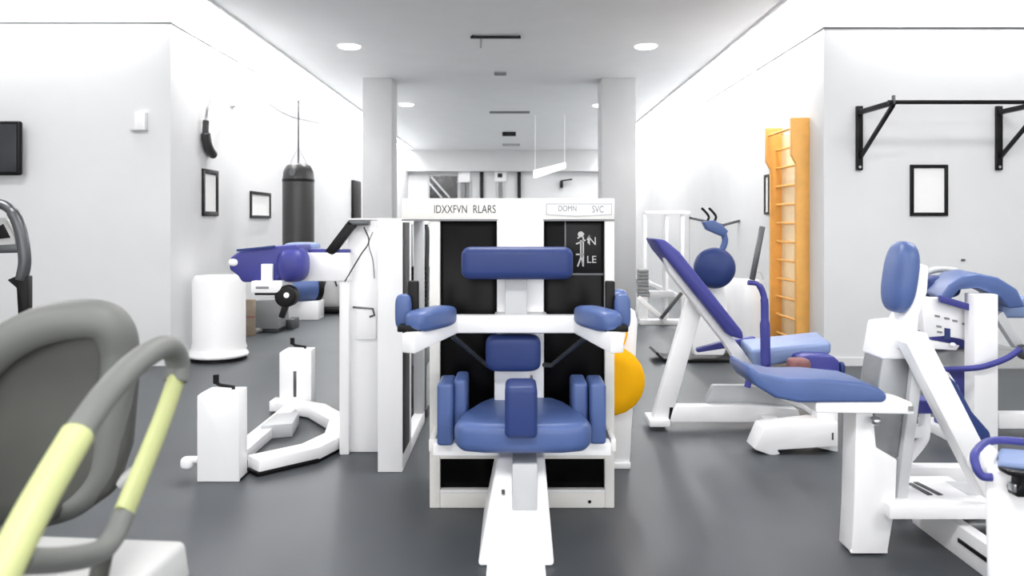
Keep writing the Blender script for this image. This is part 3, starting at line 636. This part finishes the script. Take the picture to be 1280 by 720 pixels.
# wall bars
t = thing('wall_bars', 'honey coloured wooden wall bars with pale rungs on the right wall', 'wall bars', (XR-.08, 8.0, 0))
def upright(ya, yb, top):
    pts = [(XR, ya, 0), (XR-.12, ya, 0), (XR-.12, ya, top-.42), (XR-.165, ya, top-.34), (XR-.165, ya, top), (XR, ya, top)]
    B().prism(pts, (0, yb-ya, 0), .004).build('upright', 'wood', t)
upright(7.32, 7.37, 2.21); upright(8.05, 8.10, 2.20)
B().box(XR-.012, XR, 7.37, 8.05, .05, 2.12, .002).build('back_board', 'palewood', t)
for k in range(11):
    z = .15+k*.182
    B().tube([(XR-.06, 7.36, z), (XR-.06, 8.06, z)], .012, 10).build('rung', 'wood', t)
B().tube([(XR-.14, 7.36, 2.12), (XR-.14, 8.06, 2.12)], .012, 10).build('rung', 'wood', t)

# pull-up bar
t = thing('pull_up_bar', 'black wall mounted pull up bar with triangular brackets on the right wall', 'pull up bar', (3.62, YF-.01, 1.7))
for x in (X(1073, YF), X(1247, YF)):
    b = B().box(x-.028, x+.028, YF-.033, YF-.003, Z(213, YF), Z(133, YF), .004).build('wall_plate', 'black', t)
    for zz in (Z(209, YF), Z(139, YF)): B().cyl((x, YF-.036, zz), (x, YF-.028, zz), .012, seg=12).build('bolt', 'steel', b)
    B().bar((x, YF-.03, Z(141, YF)), (x+.05, 6.43, 2.215), .04, .04).build('top_strut', 'black', t)
    B().bar((x+.005, YF-.03, Z(197, YF)), (x+.05, 6.44, 2.20), .03, .03).build('diagonal_strut', 'black', t)
B().cyl((3.0, 6.42, 2.215), (4.4, 6.42, 2.215), .017).build('bar', 'black', t)
B().box(3.035, 3.05, 6.40, 6.44, 2.2, 2.27).build('end_stop', 'dsteel', t)

def frame_on(name, label, corners, n, th=.02, bw=.03, m='black'):   # picture frame on a wall: 4 corners, outward normal
    c = [Vector(q) for q in corners]; n = Vector(n); ctr = sum(c, Vector())/4
    o = thing(name, label, 'picture frame', ctr+Vector((0,0,min(q.z for q in c)-ctr.z)))
    f = B()
    for i in range(4):
        a, b = c[i], c[(i+1)%4]; ia, ib = (a+(ctr-a).normalized()*bw*1.414), (b+(ctr-b).normalized()*bw*1.414)
        d = (b-a).normalized(); inw = (ctr-(a+b)/2); inw = (inw-d*inw.dot(d)).normalized()*bw
        ia, ib = a+inw+d*bw, b+inw-d*bw
        f.hexa([a, b, ib, ia], [a+n*th, b+n*th, ib+n*th, ia+n*th], .002)
    f.build('frame', m, o)
    s = [q+(ctr-q)*.02+n*.002 for q in c]
    B().hexa(s, [q+n*.005 for q in s], 0).build('print', 'paper', o)
    return o
frame_on('picture_frame', 'black framed white print on the right wall below the pull up bar', [P(1137, 206, YF), P(1184, 206, YF), P(1184, 270, YF), P(1137, 270, YF)], (0,-1,0))
def on_left(px): return abs(XL)*F/(CX-px)
def frame_left(label, x0, x1, z0, z1, bw=.03):
    a, b = on_left(x0), on_left(x1)
    frame_on('picture_frame', label, [(XL, a, z0), (XL, b, z0), (XL, b, z1), (XL, a, z1)], (1,0,0), bw=bw)
frame_left('tall narrow black framed print on the left wall', 252, 271, Z(270, 7.85), Z(212, 7.85), .045)
frame_left('small thin framed white print on the left wall nearest the punching bag', 312, 337, Z(273, 9.4), Z(240, 9.4), .035)
o = thing('picture_frame', 'narrow black framed panel on the left wall close to the left column', 'picture frame', (XL, 15, Z(274, 15)))
B().box(XL, XL+.05, 14.7, 15.4, Z(274, 15), Z(226, 15)).build('frame', 'black', o)
a, b = 8.44, 8.60
frame_on('picture_frame', 'dark framed print on the right wall just behind the wall bars', [(XR, a, 1.335), (XR, b, 1.335), (XR, b, 1.76), (XR, a, 1.76)], (-1,0,0), bw=.025, th=.02)
tag(B().cushion(P(1204, 325, YF-.01), (.035, .03, .02), None, .8).build('wall_hook', 'dsteel'), 'tiny dark hook on the plain right wall below the framed print', 'hook')

# ================================================================== LEFT WALL THINGS
t = thing('punching_bag', 'black leather punching bag hanging on a chain by the left wall', 'punching bag', (X(373, 8.5), 8.5, .75))
c = Vector((X(373, 8.5), 8.5, .75))
B().lathe(c, [(0, 0), (.13, .0), (.16, .03), (.165, .1), (.165, .95), (.155, 1.04), (.125, 1.10), (.07, 1.125), (0, 1.13)], seg=32).build('bag', 'leather', t)
B().lathe(c, [(.1655, .93), (.168, .935), (.168, .955), (.1655, .96)], seg=32).build('band', 'black', t)
B().tube([c+Vector((0,0,1.12)), c+Vector((0,0,1.45)), c+Vector((0,0,1.784))], .010, 8).build('chain', 'dsteel', t)
for a_ in (-1, 1): B().tube([c+Vector((a_*.10, 0, 1.10)), c+Vector((0,0,1.3))], .004, 6).build('hanger_strap', 'grey', t)
pg = B().cyl(c+Vector((-.02, -.16, 1.02)), c+Vector((-.02, -.172, 1.02)), .035, seg=20).build('emblem', 'dsteel', t)
t = thing('bag_bracket', 'white wall bracket arm carrying the punching bag chain', 'bracket', (XL, 8.5, 2.5))
B().box(XL, XL+.03, 8.44, 8.56, 2.48, 2.62).build('wall_plate', 'white', t)
B().bar((XL+.03, 8.5, 2.55), (c.x+.03, 8.5, 2.55), .03, .03).build('boom', 'white', t)

t = thing('curved_grip', 'black curved strap grip hanging from a hook on the left wall', 'grip', (XL+.05, 7.75, Z(195, 7.75)))
yc = 7.72
B().tube(spline([(XL+.046, yc+.06, Z(123, yc)), (XL+.046, yc-.02, Z(135, yc)), (XL+.046, yc-.06, Z(152, yc))]), [.006]*8+[.012]*8+[.022], 10).build('strap', 'mid', t)
B().tube(spline([(XL+.046, yc-.06, Z(152, yc)), (XL+.046, yc-.065, Z(168, yc)), (XL+.046, yc+.0, Z(183, yc)), (XL+.046, yc+.14, Z(193, yc))]), [.03]*8+[.045]*8+[.045]*8+[.035], 12).build('pad', 'leather', t)
B().cyl((XL, yc+.06, Z(123, yc)), (XL+.07, yc+.06, Z(123, yc)), .007, seg=12).build('hook', 'white', t)
tag(B().tube(spline([(XL+.012, 9.0, Z(106, 9.0)), (XL+.012, 9.8, Z(127, 9.8)), (XL+.012, 10.8, Z(143, 10.8)), (XL+.012, 12.6, Z(153, 12.6))]), .006, 6).build('wall_cable', 'mid'), 'thin grey cable sagging along the upper left wall', 'cable')

t = thing('wall_television', 'black flat television at the left edge of the left wall', 'television', (-4.8, YF, 1.66))
B().box(-5.35, X(25, 6.84), 6.84, 6.89, Z(219, 6.84), Z(151, 6.84), .02, 3).build('case', 'black', t)
B().box(-5.32, X(25, 6.84)-.03, 6.835, 6.845, Z(219, 6.84)+.03, Z(151, 6.84)-.03, .002).build('screen', 'tv', t)
B().box(-4.95, -4.6, 6.89, YF, 1.78, 2.02).build('mount', 'black', t)
t = thing('wall_sensor', 'small white sensor box on the left wall near the corner', 'sensor', (X(178, YF), YF, Z(165, YF)))
B().box(X(172, YF), X(185, YF), YF-.06, YF, Z(163, YF), Z(141, YF), .006).build('case', 'white', t)
B().box(X(165, YF), X(185, YF), YF-.05, YF, Z(164, YF), Z(162, YF), .001).build('bracket', 'grey', t)

# elliptical trainer at the left edge
t = thing('elliptical_trainer', 'grey and black elliptical trainer handle and console at the left edge', 'elliptical trainer', (-3.5, 4.9, 0))
YE = 4.9
B().tube(spline([P(-40, 290, YE), P(-25, 258, YE), P(0, 255, YE), P(16, 266, YE), P(26, 290, YE), P(31, 325, YE), P(27, 350, YE)]), [.03]*8*3+[.036]*8*3+[.034], 14).build('handle', 'dsteel', t)
B().pix([(8, 350), (20, 345), (34, 345), (34, 405), (23, 413), (20, 360)], YE-.02, .06, .008).build('handle_grip', 'black', t)
B().pix([(-50, 276), (5, 272), (18, 298), (20, 308), (-50, 312)], YE+.03, .05, .01).build('console', 'seatgrey', t)
B().pix([(-50, 309), (22, 305), (22, 316), (-50, 318)], YE+.02, .06, .006).build('crossbar', 'dsteel', t)
B().pix([(-5, 285), (3, 280), (12, 297), (-5, 299)], YE+.02, .02, .003).build('screen', 'black', t)
B().bar((X(-45, YE), YE+.05, .15), (X(-40, YE), YE+.05, 1.2), .10, .10).build('column', 'mid', t)
B().box(-3.9, -3.2, YE-.35, YE+.6, 0, .15, .03, 3).build('base', 'mid', t)

# white rounded pedestal by the left wall
t = thing('pedestal_base', 'white round footed plinth standing against the left wall', 'plinth', (X(273, 7.32), 7.32, 0))
cc = Vector((X(273, 7.32), 7.32, 0))
B().lathe(cc, [(0, .02), (.22, .02), (.262, .035), (.268, .05), (.255, .07), (.235, .10), (0, .10)], seg=40).build('foot', 'white', t)
B().lathe(cc, [(0, 0), (.25, 0), (.25, .02), (0, .02)], seg=40).build('rubber_ring', 'black', t)
B().lathe(cc+Vector((.0, .02, .10)), [(0, 0), (.245, 0), (.232, .05), (.232, .62), (.21, .66), (0, .66)], seg=40).build('drum', 'white', t)
# boxes and benches along the wall
t = thing('cardboard_box', 'tan box against the left wall beside the white plinth', 'box', (-2.93, 8.84, 0))
B().box(-2.98, -2.87, 8.80, 8.88, 0, .40, .006).build('body', 'tan', t)
B().box(-2.982, -2.868, 8.798, 8.882, .20, .22, .002).build('tape', 'brown', t)
t = thing('storage_bench', 'grey metal bench with a sloping rail by the left wall', 'bench', (-2.78, 9.2, 0))
B().prism([(-2.93, 9.02, .05), (-2.66, 9.02, .05), (-2.66, 9.02, .385), (-2.93, 9.02, .37)], (0, .4, 0), .008).build('body', 'mid', t)
B().bar((-2.93, 8.96, .03), (-2.62, 9.5, .08), .05, .05).build('rail', 'steel', t)
B().box(-2.90, -2.68, 9.05, 9.4, 0, .06).build('foot', 'dsteel', t)
B().box(-2.655, -2.57, 9.3, 9.55, 0, .12).build('end_block', 'dsteel', t)
t = thing('rolled_mat', 'blue rolled exercise mat on a white rack by the left wall', 'exercise mat', (-2.7, 10.4, 0))
B().cyl((X(358, 10.2), 10.2, .40), (X(394, 10.5), 10.5, .40), .17, bev=.03).build('roll', 'blue', t)
B().cyl((X(392, 10.5), 10.48, .40), (X(398, 10.5), 10.53, .40), .185, bev=.02).build('strap', 'black', t)
B().box(X(362, 10.3), X(404, 10.5), 10.25, 10.55, 0, .235, .01).build('rack', 'white', t)
t = thing('gym_bag', 'pale grey gym bag with dark trim by the left wall near the white arm', 'bag', (-2.5, 11.0, 0))
B().cushion((X(413, 11), 11.15, .27), (.34, .5, .50), None, .65).build('body', 'seatgrey', t)
B().cushion((X(413, 11), 11.15, .05), (.38, .54, .10), None, .4).build('bottom', 'black', t)
B().tube(spline([(X(405, 10.9), 10.9, .38), (X(409, 10.9), 10.88, .5), (X(417, 10.9), 10.88, .5), (X(421, 10.9), 10.9, .38)]), .012, 8).build('handle', 'black', t)

# ================================================================== LEFT FOREGROUND CHAIR
t = thing('exercise_chair', 'large grey padded exercise chair with lime banded arm loop, left foreground', 'exercise chair', (-1.0, 1.5, 0))
YC = 1.72
B().pix([(-90, 640), (-70, 520), (-25, 440), (40, 398), (110, 388), (150, 395), (163, 425), (165, 480), (158, 560), (138, 618), (95, 648), (10, 672), (-60, 690)], YC, .05, .02, 4).build('backrest', 'chairpanel', t)
rim = spline([P(-75, 600, YC-.02), P(-55, 510, YC-.02), (P(-15, 448, YC-.02)), P(40, 412, YC-.03), P(95, 399, YC-.03), P(135, 404, YC-.02), P(149, 435, YC), P(147, 480, YC+.01), P(140, 540, YC+.015), P(128, 595, YC+.02), P(92, 632, YC+.02), P(40, 650, YC+.02)])
n = len(rim)
B().tube(rim, [.042 if i < n*.5 else .042-.02*(i-n*.5)/(n*.5) for i in range(n)], 16).build('back_rim', 'chairtube', t)
B().hexa([(-1.28, .95, .585), (-.635, .95, .585), (-.605, 1.50, .585), (-1.28, 1.56, .585)],
         [(-1.28, .95, .655), (-.645, .95, .655), (-.615, 1.50, .655), (-1.28, 1.56, .655)], .012, 3).build('seat', 'seatgrey', t)
xa = -.65
def A(y, z): return (xa, y, z)
loopa = spline([A(.98, .775), A(1.08, .86), A(1.19, .935)], 6)
loopb = spline([A(1.19, .935), A(1.27, .975), A(1.36, 1.005), A(1.46, 1.02), A(1.52, 1.008), A(1.545, .975), A(1.535, .945)], 6)
loopc = spline([A(1.535, .945), A(1.46, .872), A(1.33, .765)], 6)
loopd = spline([A(1.33, .765), A(1.30, .742), A(1.25, .735), A(1.15, .765), A(1.05, .805)], 6)
lp = B().tube(loopb, .022, 14).build('arm_loop', 'chairtube', t)
B().tube(loopa, .024, 14).build('lime_band', 'lime', t)
B().tube(loopc, .024, 14, flat=.6).build('lime_band', 'lime', t)
B().tube(loopd, .018, 14).build('lower_tube', 'chairtube', t)
B().tube([A(1.27, .735), (xa-.02, 1.27, .64)], .015, 12).build('arm_post', 'chairpanel', t)
B().tube([P(150, 604, 1.75), P(172, 588, 1.75)], .015, 12).build('back_peg', 'seatgrey', t)
B().tube([(-1.0, 1.50, .62), (-1.0, 1.78, .64), (-1.0, 1.83, .72), (-1.0, 1.80, .95)], .03, 12).build('back_support', 'chairpanel', t)
B().cyl((-1.0, 1.35, .03), (-1.0, 1.35, .59), .05).build('pedestal', 'mid', t)
B().lathe((-1.0, 1.35, 0), [(0, 0), (.28, 0), (.28, .02), (.08, .05), (0, .05)]).build('foot', 'mid', t)

# ================================================================== LIGHT
def area(name, loc, size, power, rot, shape='RECTANGLE', sy=None, spread=None):
    l = bpy.data.lights.new(name, 'AREA'); l.shape = shape; l.size = size; l.energy = power
    if sy: l.size_y = sy
    if spread: l.spread = math.radians(spread)
    l.color = (1, .99, .98)
    o = bpy.data.objects.new(name, l); COL.objects.link(o); o.location = loc; o.rotation_euler = rot
    return o
WIN, DOWN, PANEL, WALL_FILL = 135, 28, 66, 320
# daylight at the two windows behind the camera
for xx in (-2.75, 2.75):
    area('window_daylight', (xx, -4.02, 1.8), 4.8, WIN, (math.radians(116), 0, 0), sy=2.1)
# the ceiling's downlights, and more of the same rows
rows = list(LIGHTS)
for x, y in rows: area('downlight_lamp', (x, y, HC-.03), .2, DOWN, (0,0,0), 'DISK')
for y in (17.5, 20.5):
    for x in (-1.86, 1.5): area('downlight_lamp', (x, y, HC-.03), .2, DOWN, (0,0,0), 'DISK')
# near rows of flat panel lamps above the machines (outside the picture)
for y in (.5, 4.2):
    for x in (-3.4, 0, 3.4): area('ceiling_panel_lamp', (x, y, HC-.02), 1.2, PANEL, (0,0,0), sy=.6)

# added strip lights that brighten both corridor walls, each behind an added cover strip
for i, (x, sgn) in enumerate(((XL+.24, -1), (XR-.24, 1))):
    struct(B().box(x-.012 if sgn > 0 else x, x if sgn > 0 else x+.012, 7.1, 22, HC-.022, HC, .002).build('trim_%d' % (11+i), 'ceil'))
    area('added_wall_fill', (x+sgn*.03, 14.5, HC-.013), .025, WALL_FILL, (0, math.radians(-sgn*40), 0), sy=14.8)
# more added strip lights and cover strips, to brighten the two front walls
for i, (a, b) in enumerate(((-5.9, XL-.15), (XR+.15, 5.9))):
    struct(B().box(a, b, YF-.26, YF-.25, HC-.022, HC, .002).build('trim_%d' % (13+i), 'ceil'))
    area('added_wall_fill', ((a+b)/2, YF-.24, HC-.013), b-a, 22, (math.radians(40), 0, 0), sy=.025)
w = bpy.data.worlds.new('World'); S.world = w; w.use_nodes = True
w.node_tree.nodes['Background'].inputs['Color'].default_value = (.95, .97, 1, 1)
w.node_tree.nodes['Background'].inputs['Strength'].default_value = 1.0

# ================================================================== CAMERA
cd = bpy.data.cameras.new('camera'); cam = bpy.data.objects.new('camera', cd); COL.objects.link(cam)
cam.location = (0, 0, EYE); cam.rotation_euler = (math.radians(90), 0, 0)
cd.sensor_width = 36; cd.lens = 36*F/1280
cd.shift_x = (640-CX)/1280; cd.shift_y = (HY-360)/1280
cd.clip_start = .05; cd.clip_end = 100
cd.dof.use_dof = True; cd.dof.focus_distance = 4.2; cd.dof.aperture_fstop = 3.2
S.camera = cam
vs = S.view_settings
vs.view_transform = 'Standard'; vs.look = 'None'; vs.gamma = 1; vs.use_curve_mapping = False
vs.exposure = 0.1
